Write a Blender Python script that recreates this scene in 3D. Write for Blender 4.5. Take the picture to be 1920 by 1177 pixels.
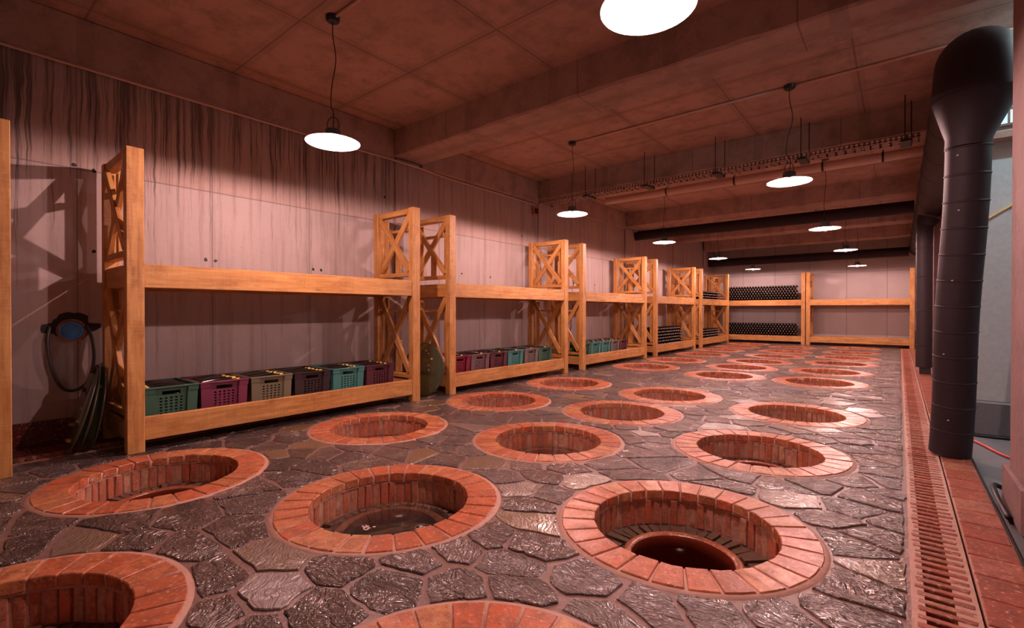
import bpy, bmesh, math, random
from mathutils import Vector, Matrix
from math import sin, cos, pi, radians as R
rnd = random.Random(7)
C = bpy.context.scene.collection
for o in list(bpy.data.objects): bpy.data.objects.remove(o)

# ------------------------------------------------------------------ camera, world, light settings
CZ = 1.1
FPX = 892.463; YAW = .683191; PITCH = .00667245; ROLL = .000394726
cd = bpy.data.cameras.new('camera'); cam = bpy.data.objects.new('camera', cd); C.objects.link(cam)
cd.sensor_width = 36.0; cd.lens = 36.0 * FPX / 1920.0; cd.clip_start = .02; cd.clip_end = 100
F = Vector((-sin(YAW)*cos(PITCH), cos(YAW)*cos(PITCH), -sin(PITCH)))
Rr = Vector((cos(YAW), sin(YAW), 0)); Uu = Rr.cross(F)
R2 = Rr*cos(ROLL) + Uu*sin(ROLL); U2 = -Rr*sin(ROLL) + Uu*cos(ROLL)
cam.matrix_world = Matrix(((R2.x, U2.x, -F.x, 0), (R2.y, U2.y, -F.y, 0), (R2.z, U2.z, -F.z, CZ), (0, 0, 0, 1)))
bpy.context.scene.camera = cam
w = bpy.data.worlds.new('world'); bpy.context.scene.world = w; w.use_nodes = True
w.node_tree.nodes['Background'].inputs[0].default_value = (1, .5, .42, 1)
w.node_tree.nodes['Background'].inputs[1].default_value = .0
vs = bpy.context.scene.view_settings
vs.view_transform = 'Standard'; vs.look = 'None'; vs.gamma = 1; vs.use_curve_mapping = False
vs.exposure = 0.0
BULB_STRENGTH = 11800.0
BULB_COLOR = (1.0, .60, .56)
COOL = (.62, .8, .86)

# ------------------------------------------------------------------ materials
class NT:
    def __init__(s, name, **kw):
        s.m = bpy.data.materials.new(name); s.m.use_nodes = True
        s.t = s.m.node_tree; s.n = s.t.nodes; s.l = s.t.links
        s.b = s.n['Principled BSDF']
        for k, v in kw.items(): s.set(s.b, k.replace('_', ' '), v)
    def set(s, node, key, v):
        i = node.inputs[key]
        if isinstance(v, bpy.types.NodeSocket): s.l.new(v, i)
        elif isinstance(v, (tuple, list)) and len(v) == 3 and i.type == 'RGBA': i.default_value = (*v, 1)
        else: i.default_value = v
    def add(s, typ, out=0, props=None, **kw):
        nd = s.n.new(typ)
        for k, v in (props or {}).items(): setattr(nd, k, v)
        for k, v in kw.items():
            s.set(nd, int(k[1:]) if k[0] == 'i' and k[1:].isdigit() else k.replace('_', ' '), v)
        return nd.outputs[out]
    def math(s, op, a, b=0.0, c=None, clamp=False):
        kw = dict(i0=a, i1=b)
        if c is not None: kw['i2'] = c
        return s.add('ShaderNodeMath', props=dict(operation=op, use_clamp=clamp), **kw)
    def obj(s): return s.add('ShaderNodeTexCoord', 3)
    def mapping(s, v, sc=(1, 1, 1), loc=(0, 0, 0)):
        return s.add('ShaderNodeMapping', Vector=v, Scale=sc, Location=loc)
    def noise(s, v, scale=5, detail=4, rough=.55, dist=0.0, out=0):
        return s.add('ShaderNodeTexNoise', out, Vector=v, Scale=scale, Detail=detail, Roughness=rough, Distortion=dist)
    def ramp(s, f, stops, interp='LINEAR'):
        nd = s.n.new('ShaderNodeValToRGB'); cr = nd.color_ramp; cr.interpolation = interp
        while len(cr.elements) < len(stops): cr.elements.new(.5)
        for e, (p, c) in zip(cr.elements, stops):
            e.position = p; e.color = (*c, 1) if len(c) == 3 else c
        s.l.new(f, nd.inputs[0]); return nd.outputs[0]
    def mix(s, f, a, b, blend='MIX'):
        nd = s.n.new('ShaderNodeMix'); nd.data_type = 'RGBA'; nd.blend_type = blend
        for i, v in ((0, f), (6, a), (7, b)):
            if isinstance(v, bpy.types.NodeSocket): s.l.new(v, nd.inputs[i])
            elif isinstance(v, (tuple, list)): nd.inputs[i].default_value = (*v[:3], 1)
            else: nd.inputs[i].default_value = v
        return nd.outputs[2]
    def bump(s, h, strength=.3, dist=.01, normal=None):
        kw = dict(Height=h, Strength=strength, Distance=dist)
        if normal is not None: kw['Normal'] = normal
        return s.add('ShaderNodeBump', **kw)
    def rand(s):
        a = s.add('ShaderNodeObjectInfo', 5); b = s.add('ShaderNodeNewGeometry', 8)
        return s.math('FRACT', s.math('ADD', a, b))
    def sepxyz(s, v):
        nd = s.n.new('ShaderNodeSeparateXYZ'); s.l.new(v, nd.inputs[0]); return nd.outputs
    def comb(s, x, y, z): return s.add('ShaderNodeCombineXYZ', X=x, Y=y, Z=z)
    def done(s, color=None, rough=None, normal=None):
        if color is not None: s.set(s.b, 'Base Color', color)
        if rough is not None: s.set(s.b, 'Roughness', rough)
        if normal is not None: s.set(s.b, 'Normal', normal)
        return s.m

def m_plain(name, col, rough=.5, metal=0.0, **kw):
    n = NT(name); v = n.obj(); f = n.noise(v, 30, 3)
    c = n.mix(f, tuple(x*.82 for x in col), tuple(min(1, x*1.12) for x in col))
    n.set(n.b, 'Metallic', metal)
    for k, x in kw.items(): n.set(n.b, k.replace('_', ' '), x)
    return n.done(c, rough)

def m_concrete(name, base, mode):
    n = NT(name); v = n.obj(); x, y, z = n.sepxyz(v)[:3]
    big = n.noise(v, 1.1, 6, .6); fine = n.noise(v, 22, 5, .65)
    c = n.mix(big, tuple(a*.72 for a in base), tuple(a*1.15 for a in base))
    c = n.mix(n.math('MULTIPLY', fine, .45), c, tuple(a*.62 for a in base))
    pores = n.add('ShaderNodeTexVoronoi', 0, Vector=v, Scale=16.0)
    pm = n.ramp(pores, [(.0, (1, 1, 1)), (.055, (1, 1, 1)), (.075, (0, 0, 0))])
    pm2 = n.math('MULTIPLY', pm, n.math('GREATER_THAN', n.noise(v, 2.2, 2), .56))
    c = n.mix(n.math('MULTIPLY', pm2, .55), c, tuple(a*.3 for a in base))
    def line(q, period, off, w_):
        fr = n.math('FRACT', n.math('DIVIDE', n.math('ADD', q, off), period))
        d = n.math('ABSOLUTE', n.math('SUBTRACT', fr, .5))
        return n.math('GREATER_THAN', d, .5 - w_/period)
    wob = n.math('MULTIPLY', n.math('SUBTRACT', n.noise(v, 3, 3), .5), .012)
    if mode == 'wall':
        la = line(n.math('ADD', y, wob), 1.04, .22, .005); lb = line(n.math('ADD', z, wob), 2.32, 0.0, .006)
        seam = n.math('MAXIMUM', la, n.math('MULTIPLY', lb, n.math('GREATER_THAN', z, 1.0)))
        soft = n.math('MULTIPLY', line(y, 1.04, .22, .03), n.noise(v, 6, 4))
        stk = n.noise(n.comb(n.math('MULTIPLY', y, 11.0), n.math('MULTIPLY', z, .5), 5.0), 1.0, 4, .65)
        c = n.mix(n.math('MULTIPLY', n.math('SUBTRACT', stk, .5), 3.0, clamp=True), c, n.mix(1.0, c, (.62, .54, .50), 'MULTIPLY'))
        # water run marks below the header
        sv = n.comb(n.math('MULTIPLY', n.math('ADD', y, n.math('MULTIPLY', n.noise(n.mapping(v, (1, 3, 3)), 1, 2), .05)), 17.0), n.math('MULTIPLY', z, .3), 0.0)
        st = n.noise(sv, 1.5, 4, .75)
        patch = n.noise(n.comb(n.math('MULTIPLY', y, .9), 0.0, 3.3), 1.0, 2)
        th = n.add('ShaderNodeMapRange', Value=z, From_Min=1.2, From_Max=3.0, To_Min=.64, To_Max=.45)
        near = n.add('ShaderNodeMapRange', Value=y, From_Min=3.4, From_Max=4.6, To_Min=0.0, To_Max=.13)
        th = n.math('ADD', th, near)
        th = n.math('ADD', th, n.math('MULTIPLY', n.math('SUBTRACT', .5, patch), .3))
        s_ = n.math('MULTIPLY', n.math('SUBTRACT', st, th), 9.0, clamp=True)
        c = n.mix(n.math('MULTIPLY', s_, .85), c, tuple(a*.13 for a in base))
        c = n.mix(n.math('MULTIPLY', soft, .4), c, tuple(a*.4 for a in base))
        c = n.mix(n.math('MULTIPLY', n.math('GREATER_THAN', n.math('ADD', z, wob), 2.32), 1.0), c, n.mix(1.0, c, (.96, .86, .81), 'MULTIPLY'))
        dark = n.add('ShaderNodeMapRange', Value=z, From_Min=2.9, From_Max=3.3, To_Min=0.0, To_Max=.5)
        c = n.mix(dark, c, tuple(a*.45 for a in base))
    elif mode == 'back':
        la = line(n.math('ADD', x, wob), 1.04, .3, .008); lb = line(z, 2.36, 0.0, .008)
        seam = n.math('MAXIMUM', la, n.math('MULTIPLY', lb, n.math('GREATER_THAN', z, 1.0)))
    else:
        la = line(n.math('ADD', x, wob), 1.22, .35, .009); lb = line(n.math('ADD', y, wob), 1.17, .3, .009)
        soft = n.math('MULTIPLY', n.math('MAXIMUM', line(x, 1.22, .35, .06), line(y, 1.17, .3, .06)), n.noise(v, 5, 4))
        c = n.mix(n.math('MULTIPLY', soft, .7), c, tuple(a*.5 for a in base))
        if mode == 'beam': la = line(x, 1.9, .6, .006); lb = line(z, 9.0, 2.0, .001)
        seam = n.math('MAXIMUM', la, lb)
        mott = n.noise(v, 3.5, 6, .75)
        c = n.mix(n.math('MULTIPLY', n.math('SUBTRACT', mott, .46), 4.5, clamp=True), c, tuple(a*.55 for a in base))
    c = n.mix(n.math('MULTIPLY', seam, .6), c, tuple(a*.25 for a in base))
    h = n.math('SUBTRACT', n.math('MULTIPLY', fine, .5), n.math('ADD', seam, pm2))
    return n.done(c, .8, n.bump(h, .6 if mode == 'beam' else .35, .02 if mode == 'beam' else .008))

def m_wood():
    n = NT('oiled_pine'); v = n.obj(); r = n.rand()
    vo = n.add('ShaderNodeVectorMath', props=dict(operation='ADD'), i0=v, i1=n.comb(n.math('MULTIPLY', r, 31.0), n.math('MULTIPLY', r, 7.0), 0.0))
    g = n.noise(n.mapping(vo, (1.3, 22, 22)), 1.6, 6, .62, .6)
    blot = n.noise(n.mapping(vo, (3, 6, 6)), 1.5, 4, .65)
    saw = n.noise(n.mapping(vo, (90, 6, 6)), 1.0, 2)
    c = n.ramp(g, [(.25, (.34, .135, .034)), (.5, (.56, .275, .08)), (.75, (.70, .38, .13))])
    c = n.mix(n.math('MULTIPLY', n.math('SUBTRACT', blot, .5), 4, clamp=True), c, (.36, .15, .035))
    c = n.mix(n.math('MULTIPLY', n.math('SUBTRACT', saw, .52), .8, clamp=True), c, (.80, .58, .33))
    kv = n.add('ShaderNodeTexVoronoi', 0, Vector=n.mapping(vo, (2.2, 7, 7)), Scale=1.0)
    kn = n.ramp(kv, [(.0, (1, 1, 1)), (.05, (1, 1, 1)), (.12, (0, 0, 0))])
    c = n.mix(n.math('MULTIPLY', kn, .5), c, (.22, .10, .03))
    c = n.mix(n.math('MULTIPLY', n.math('SUBTRACT', n.noise(n.mapping(vo, (1.2, 2, 2)), 1.7, 3), .42), 2.2, clamp=True), c, n.mix(1.0, c, (.74, .62, .5), 'MULTIPLY'))
    return n.done(c, .5, n.bump(n.math('ADD', g, n.math('MULTIPLY', saw, .25)), .2, .004))

def m_brick(name, a, b, rough, wet=0.0):
    n = NT(name); v = n.obj(); r = n.rand(); x, y, z = n.sepxyz(v)[:3]
    vo = n.add('ShaderNodeVectorMath', props=dict(operation='ADD'), i0=v, i1=n.comb(n.math('MULTIPLY', r, 17.0), n.math('MULTIPLY', r, 5.0), r))
    f = n.noise(vo, 13, 4, .65); sp = n.noise(vo, 60, 1.5, .6)
    mid = tuple((p+q)/2 for p, q in zip(a, b))
    c = n.ramp(r, [(0, a), (.25, tuple(q*.78 for q in a)), (.45, mid), (.65, b), (.85, (b[0]*1.05, b[1]*1.35, b[2]*1.3)), (1.0, tuple(q*.6 for q in a))])
    c = n.mix(n.math('MULTIPLY', n.math('SUBTRACT', f, .42), 4.0, clamp=True), c, tuple(q*.55 for q in mid))
    c = n.mix(n.math('MULTIPLY', n.math('SUBTRACT', sp, .58), 6, clamp=True), c, (.62, .36, .26))
    c = n.mix(n.math('MULTIPLY', n.math('SUBTRACT', .40, sp), 5, clamp=True), c, tuple(q*.4 for q in mid))
    rg = n.math('ADD', rough, n.math('MULTIPLY', n.math('SUBTRACT', f, .5), .35))
    n.set(n.b, 'Specular IOR Level', .45)
    return n.done(c, rg, n.bump(n.math('ADD', f, n.math('MULTIPLY', sp, .5)), .35, .006))

def m_stone():
    n = NT('wet_slate'); g = n.n.new('ShaderNodeNewGeometry'); v = g.outputs[0]; r = n.rand()
    off = n.comb(n.math('MULTIPLY', r, 40.0), n.math('MULTIPLY', r, 13.0), 0.0)
    rot = n.add('ShaderNodeVectorRotate', props=dict(rotation_type='Z_AXIS'), Vector=v, Angle=n.math('ADD', .25, n.math('MULTIPLY', n.math('SUBTRACT', r, .5), .9)))
    vo = n.add('ShaderNodeVectorMath', props=dict(operation='ADD'), i0=rot, i1=off)
    wp = n.noise(vo, 4, 2, .5, 0, 1)
    vw = n.add('ShaderNodeVectorMath', props=dict(operation='MULTIPLY_ADD'), i0=wp, i1=(.22, .22, .0), i2=vo)
    st = n.mapping(vw, (1.0, 2.6, 1))
    lay = n.noise(st, 25, 2.0, .62, .5)
    lay2 = n.math('ABSOLUTE', n.math('SUBTRACT', n.noise(st, 7, 2, .5), .5))
    big = n.noise(vo, 3.2, 3)
    c = n.ramp(r, [(0, (.12, .088, .082)), (.35, (.19, .14, .13)), (.6, (.11, .08, .074)), (.82, (.22, .16, .14)), (.93, (.26, .15, .055)), (1, (.34, .27, .25))])
    c = n.mix(n.math('MULTIPLY', lay, .6), c, (.07, .05, .047))
    och = n.math('MULTIPLY', n.math('SUBTRACT', n.noise(v, 2.4, 4), .63), 8, clamp=True)
    c = n.mix(n.math('MULTIPLY', och, .5), c, (.27, .15, .045))
    flat = n.math('GREATER_THAN', r, .86)
    h = n.math('SUBTRACT', lay, n.math('MULTIPLY', lay2, .9))
    amp = n.math('SUBTRACT', 1.0, n.math('MULTIPLY', flat, .75))
    h = n.math('MULTIPLY', h, n.math('MULTIPLY', amp, n.math('ADD', .35, n.math('MULTIPLY', big, 1.3))))
    rg = n.math('ADD', .14, n.math('MULTIPLY', big, .22))
    rg = n.math('ADD', rg, n.math('MULTIPLY', flat, .12))
    n.set(n.b, 'Specular IOR Level', 1.0)
    n.set(n.b, 'Coat Weight', 1.0); n.set(n.b, 'Coat Roughness', .1)
    bn = n.bump(h, 1.0, .027); n.set(n.b, 'Coat Normal', bn)
    return n.done(c, rg, bn)

def m_mortar(name, col, rough=.6):
    n = NT(name); v = n.obj(); f = n.noise(v, 9, 6, .7); g = n.noise(v, 60, 3)
    c = n.mix(f, tuple(x*.6 for x in col), tuple(x*1.25 for x in col))
    return n.done(c, rough, n.bump(n.math('ADD', f, g), .4, .008))

def m_emit(name, col, s):
    n = NT(name); n.set(n.b, 'Base Color', (0, 0, 0)); n.set(n.b, 'Emission Color', col); n.set(n.b, 'Emission Strength', s)
    return n.m

def m_glass(name, col, rough, body):
    n = NT(name); v = n.obj(); f = n.noise(v, 7, 5, .65)
    n.set(n.b, 'Transmission Weight', body); n.set(n.b, 'IOR', 1.45)
    return n.done(n.mix(f, col, tuple(min(1, x*1.25) for x in col)), n.math('ADD', rough, n.math('MULTIPLY', f, .06)))

def m_globe():
    n = NT('clear_globe'); n.n.remove(n.b)
    tr = n.n.new('ShaderNodeBsdfTransparent'); gl = n.n.new('ShaderNodeBsdfGlossy'); gl.inputs['Roughness'].default_value = .05
    fr = n.add('ShaderNodeLayerWeight', 1, Blend=.25); mx = n.n.new('ShaderNodeMixShader')
    n.l.new(n.math('MULTIPLY', fr, .5), mx.inputs[0]); n.l.new(tr.outputs[0], mx.inputs[1]); n.l.new(gl.outputs[0], mx.inputs[2])
    n.l.new(mx.outputs[0], n.n['Material Output'].inputs[0]); return n.m
M = dict(
    globe=m_globe(),
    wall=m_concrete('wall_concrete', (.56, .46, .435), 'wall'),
    back=m_concrete('back_wall_concrete', (.52, .45, .435), 'back'),
    ceil=m_concrete('ceiling_concrete', (.52, .32, .25), 'ceil'),
    beam=m_concrete('beam_concrete', (.48, .32, .26), 'beam'),
    col=m_concrete('column_concrete', (.30, .175, .165), 'beam'),
    cool=m_plain('grey_blue_plaster', (.44, .52, .53), .7),
    grey=m_plain('grey_screed', (.16, .17, .18), .55),
    wood=m_wood(),
    rim=m_brick('rim_brick', (.62, .15, .06), (.60, .20, .085), .38),
    lining=m_brick('lining_brick', (.74, .20, .10), (.66, .31, .20), .42),
    tile=m_brick('floor_tile', (.42, .10, .055), (.45, .15, .09), .36),
    dark_tile=m_brick('dark_red_tile', (.16, .02, .012), (.2, .035, .02), .3),
    stone=m_stone(),
    mortar=m_mortar('pink_mortar', (.25, .14, .112), .42),
    mortar2=m_mortar('brick_mortar', (.56, .31, .23), .55),
    earth=m_mortar('pit_ledge', (.15, .09, .06), .5),
    clay=m_brick('clay_jar', (.45, .12, .055), (.42, .14, .07), .3),
    glaze=m_plain('wet_jar_inside', (.17, .028, .012), .12),
    black=m_plain('black_metal', (.012, .010, .012), .5),
    iron=m_plain('dark_iron', (.035, .022, .02), .45, .6),
    duct=m_plain('dark_sheet_metal', (.024, .014, .018), .62, Specular_IOR_Level=.35),
    tray=m_plain('galvanised_tray', (.22, .12, .09), .5, .0),
    pipe=m_plain('painted_pipe', (.62, .42, .34), .4),
    shade=m_plain('white_enamel', (.85, .83, .80), .3),
    shade_top=m_plain('grey_green_enamel', (.09, .10, .085), .35),
    bulb=m_emit('bulb_light', BULB_COLOR, BULB_STRENGTH),
    bottle=m_plain('dark_bottle_glass', (.010, .008, .007), .12),
    yellow=m_plain('yellow_cap', (.75, .55, .08), .35),
    pale=m_plain('pale_cap', (.40, .31, .25), .35),
    lid=m_glass('clear_lid', (.80, .82, .74), .02, .985),
    lid_green=m_glass('smoked_green_lid', (.50, .60, .40), .04, .93),
    blue=m_plain('blue_plastic', (.07, .36, 1.0), .3),
    hose=m_plain('grey_hose', (.06, .055, .05), .4),
    red=m_plain('red_hose', (.55, .03, .02), .35),
    yellowc=m_plain('yellow_cable', (.45, .36, .14), .5),
    white=m_plain('white_panel', (.75, .72, .75), .4),
    orange=m_plain('orange_plastic', (.5, .14, .03), .4),
    daylight=m_emit('daylight_pane', (.45, .75, .95), 1.6),
    tube=m_emit('fluorescent_tube', COOL, 330.0),
    debris=m_plain('pale_flake', (.7, .5, .42), .6),
)
CR = dict(green=(.035, .11, .075), purple=(.16, .03, .07), olive=(.16, .15, .095), black=(.03, .018, .022), teal=(.05, .21, .20),
          maroon=(.085, .02, .035), crimson=(.20, .01, .035), mauve=(.15, .085, .10), grey=(.15, .13, .12))
for k, c in CR.items(): M['cr_'+k] = m_plain('crate_plastic_'+k, c, .42)

# ------------------------------------------------------------------ helpers
def mesh(name, verts, faces, mats, smooth=False, fm=None):
    me = bpy.data.meshes.new(name); me.from_pydata([tuple(v) for v in verts], [], faces)
    for m in (mats if isinstance(mats, (list, tuple)) else [mats]): me.materials.append(m)
    if fm: me.polygons.foreach_set('material_index', fm)
    if smooth: me.polygons.foreach_set('use_smooth', [True]*len(me.polygons))
    me.update(); return me
def link(name, me, parent=None, loc=(0, 0, 0), rot=(0, 0, 0), kind=None, mat=None):
    o = bpy.data.objects.new(name, me); C.objects.link(o)
    if parent is not None: o.parent = parent
    if mat is not None: o.matrix_local = mat
    else: o.location = loc; o.rotation_euler = rot
    if kind: o['kind'] = kind
    return o
def tag(o, label, cat, group=None):
    o['label'] = label; o['category'] = cat
    if group: o['group'] = group
    return o
def thing(name, loc, label, cat, group=None, rz=0):
    o = bpy.data.objects.new(name, None); C.objects.link(o); o.empty_display_size = .1
    o.location = loc; o.rotation_euler = (0, 0, rz); return tag(o, label, cat, group)
class MB:
    def __init__(s): s.v = []; s.f = []
    def add(s, vs_, fs): b = len(s.v); s.v += [tuple(q) for q in vs_]; s.f += [tuple(b+i for i in f) for f in fs]; return s
    def box(s, a, b, top=None):
        (x0, y0, z0), (x1, y1, z1) = a, b; i = top or 0
        return s.add([(x0, y0, z0), (x1, y0, z0), (x1, y1, z0), (x0, y1, z0), (x0+i, y0+i, z1), (x1-i, y0+i, z1), (x1-i, y1-i, z1), (x0+i, y1-i, z1)],
                     [(0, 3, 2, 1), (4, 5, 6, 7), (0, 1, 5, 4), (1, 2, 6, 5), (2, 3, 7, 6), (3, 0, 4, 7)])
    def lathe(s, prof, n=24, c=(0, 0, 0), a0=0, axis='z'):
        rows = []
        P = []; Fc = []
        for (r, z) in prof:
            for k in range(n):
                a = a0+2*pi*k/n; q = (r*cos(a), r*sin(a), z)
                if axis == 'x': q = (z, r*cos(a), r*sin(a))
                if axis == 'y': q = (r*sin(a), z, r*cos(a))
                P.append((q[0]+c[0], q[1]+c[1], q[2]+c[2]))
        for j in range(len(prof)-1):
            for k in range(n):
                Fc.append((j*n+k, j*n+(k+1) % n, (j+1)*n+(k+1) % n, (j+1)*n+k))
        return s.add(P, Fc)
    def tube(s, pts, r, n=10, caps=True):
        pts = [Vector(p) for p in pts]; rs = r if isinstance(r, (list, tuple)) else [r]*len(pts)
        P = []; Fc = []; prev = None
        for i, p in enumerate(pts):
            d = (pts[min(i+1, len(pts)-1)]-pts[max(i-1, 0)]).normalized()
            if prev is None:
                u = d.cross(Vector((0, 0, 1)));
                if u.length < .1: u = d.cross(Vector((0, 1, 0)))
            else: u = prev - d*prev.dot(d)
            u.normalize(); prev = u; w_ = d.cross(u)
            for k in range(n):
                a = 2*pi*k/n; P.append(p+u*(rs[i]*cos(a))+w_*(rs[i]*sin(a)))
        for j in range(len(pts)-1):
            for k in range(n): Fc.append((j*n+k, j*n+(k+1) % n, (j+1)*n+(k+1) % n, (j+1)*n+k))
        if caps: Fc.append(tuple(range(n))[::-1]); Fc.append(tuple((len(pts)-1)*n+k for k in range(n)))
        return s.add(P, Fc)
    def mesh(s, name, m, smooth=False): return mesh(name, s.v, s.f, m, smooth)
def autosmooth(me, ang=40):
    me.polygons.foreach_set('use_smooth', [True]*len(me.polygons))
    bm = bmesh.new(); bm.from_mesh(me)
    for e in bm.edges:
        e.smooth = not (len(e.link_faces) == 2 and e.calc_face_angle(0) > R(ang))
    bm.to_mesh(me); bm.free(); return me
def bevel(me, w_, seg=1):
    bm = bmesh.new(); bm.from_mesh(me)
    bmesh.ops.recalc_face_normals(bm, faces=bm.faces)
    bmesh.ops.bevel(bm, geom=bm.edges[:], offset=w_, segments=seg, affect='EDGES', clamp_overlap=True)
    bm.to_mesh(me); bm.free(); return me
def fixn(me):
    bm = bmesh.new(); bm.from_mesh(me); bmesh.ops.recalc_face_normals(bm, faces=bm.faces); bm.to_mesh(me); bm.free(); return me
def struct(name, mb, m): return link(name, mb.mesh(name, m), kind='structure')
def bez(pts, n=12):
    pts = [Vector(p) for p in pts]; out = []
    for i in range(len(pts)-1):
        p0 = pts[max(i-1, 0)]; p1 = pts[i]; p2 = pts[i+1]; p3 = pts[min(i+2, len(pts)-1)]
        for k in range(n):
            t = k/n
            out.append(.5*((2*p1)+(p2-p0)*t+(2*p0-5*p1+4*p2-p3)*t*t+(3*p1-p0-3*p2+p3)*t**3))
    return out+[pts[-1]]

# ------------------------------------------------------------------ layout numbers
XW = -5.5; XR = 3.2; YB = 18.95; YN = -3.0; ZC = 3.6
WELLS = [  # x, y, column, ordinal, lid?
 (-3.824, .981, 'left', 0), (-3.846, 2.728, 'left', 1), (-3.817, 4.434, 'left', 2), (-3.913, 6.185, 'left', 3), (-3.897, 8.984, 'left', 4),
 (-3.90, 10.632, 'left', 5), (-3.876, 12.385, 'left', 6), (-3.92, 14.1, 'left', 7), (-3.857, 15.69, 'left', 8), (-3.885, 17.27, 'left', 9),
 (-2.362, .055, 'middle', 0), (-2.296, 1.702, 'middle', 1), (-2.337, 3.356, 'middle', 2), (-2.353, 4.781, 'middle', 3), (-2.339, 6.132, 'middle', 4),
 (-2.318, 8.575, 'middle', 5), (-2.40, 10.04, 'middle', 6), (-2.369, 11.39, 'middle', 7), (-2.365, 12.987, 'middle', 8), (-2.413, 14.709, 'middle', 9), (-2.50, 16.44, 'middle', 10),
 (-.837, .823, 'right', 0), (-.869, 2.461, 'right', 1), (-.87, 4.153, 'right', 2), (-.865, 5.887, 'right', 3), (-.957, 8.679, 'right', 4), (-.967, 10.282, 'right', 5),
 (-.947, 12.026, 'right', 6), (-.942, 13.61, 'right', 7), (-.976, 15.306, 'right', 8), (-1.029, 17.277, 'right', 9)]
RO = .618; RI = .447
BEAMS = [(4.1, 4.6), (7.5, 8.0), (11.3, 11.8), (14.65, 15.15), (17.6, 18.0)]
ZB = 3.24

# ------------------------------------------------------------------ room shell
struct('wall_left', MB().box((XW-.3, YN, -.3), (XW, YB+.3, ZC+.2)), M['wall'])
struct('wall_back', MB().box((XW, YB, -.3), (XR+.2, YB+.3, ZC+.2)), M['back'])
struct('wall_front', MB().box((XW, YN-.2, -.3), (XR+.2, YN, ZC+.2)), M['back'])
struct('wall_right', MB().box((XR, YN, -.3), (XR+.2, YB, ZC+.2)), M['back'])
struct('ceiling', MB().box((XW, YN, ZC), (XR, YB, ZC+.2)), M['ceil'])
def pil(name, x0, x1, y0, y1, z0, z1, m): return link(name, bevel(MB().box((x0, y0, z0), (x1, y1, z1)).mesh(name, m), .012), kind='structure')
n_ = 0
for (a, b) in BEAMS:
    n_ += 1
    me = MB()
    # slightly rough cast edges: subdivided beam with jittered lower corner
    N = 60; P = []; Fq = []
    for i in range(N+1):
        xx = XW+.05+(XR-XW-.05)*i/N; j = rnd.uniform(-.012, .012); k = rnd.uniform(-.008, .008)
        P += [(xx, a, ZC+.01), (xx, a+rnd.uniform(0, .006), ZB+.02+j), (xx, a+.03+k, ZB), (xx, b-.01, ZB), (xx, b, ZB+.01), (xx, b, ZC+.01)]
    for i in range(N):
        for k in range(5): q = i*6+k; Fq.append((q, q+1, q+7, q+6))
    me.add(P, Fq)
    link('trim_%d' % n_, fixn(me.mesh('ceiling_beam', M['beam'])), kind='structure')
    n_ += 1
    pil('trim_%d' % n_, XW, XW+.035, a+.045, b-.03, -.01, ZB, M['wall'])
prev = YN
for (a, b) in BEAMS[:4]:
    n_ += 1; pil('trim_%d' % n_, XW, XW+.07, prev, a, 3.19, ZC, M['beam']); prev = b
# right hand columns and partition
n_ += 1; pil('trim_%d' % n_, .49, .94, 3.43, 3.88, .21, ZC, M['col'])
n_ += 1; pil('trim_%d' % n_, .47, .98, 3.40, 3.98, -.02, .22, M['col'])
for (a, b) in BEAMS[1:4]:
    n_ += 1; pil('trim_%d' % n_, .47, .92, a, b, -.02, ZC, M['col'])
n_ += 1; pil('trim_%d' % n_, .62, .75, 8.0, YB, -.02, ZC, M['back'])
n_ += 1; pil('trim_%d' % n_, .50, XR, 6.11, 6.3, .27, ZC, M['cool'])
n_ += 1; pil('trim_%d' % n_, .46, XR, 6.07, 6.32, -.03, .275, M['grey'])
n_ += 1; pil('trim_%d' % n_, .50, XR, 6.0, 6.11, 2.62, 2.70, M['beam'])

# floors: mortar base with circular holes
def base_floor():
    bm = bmesh.new(); zb = -.0065
    def loop(pts):
        vv = [bm.verts.new(p) for p in pts]; return [bm.edges.new((vv[i], vv[(i+1) % len(vv)])) for i in range(len(vv))]
    es = loop([(-4.9, YN, zb), (.04, YN, zb), (.04, YB, zb), (-4.9, YB, zb)])
    for (x, y, _, _) in WELLS: es += loop([(x+.60*cos(2*pi*k/40), y+.60*sin(2*pi*k/40), zb) for k in range(40)])
    bmesh.ops.triangle_fill(bm, use_beauty=True, use_dissolve=False, edges=es)
    for f in bm.faces:
        if f.normal.z < 0: f.normal_flip()
    me = bpy.data.meshes.new('floor'); bm.to_mesh(me); bm.free(); me.materials.append(M['mortar']); return me
floor = link('floor', base_floor(), kind='structure')
side = struct('floor_side', MB().box((.425, YN, -.3), (XR, 6.1, -.03)), M['grey'])
side2 = struct('floor_passage', MB().box((.425, 6.3, -.3), (XR, YB, -.015)), M['mortar'])

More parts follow.
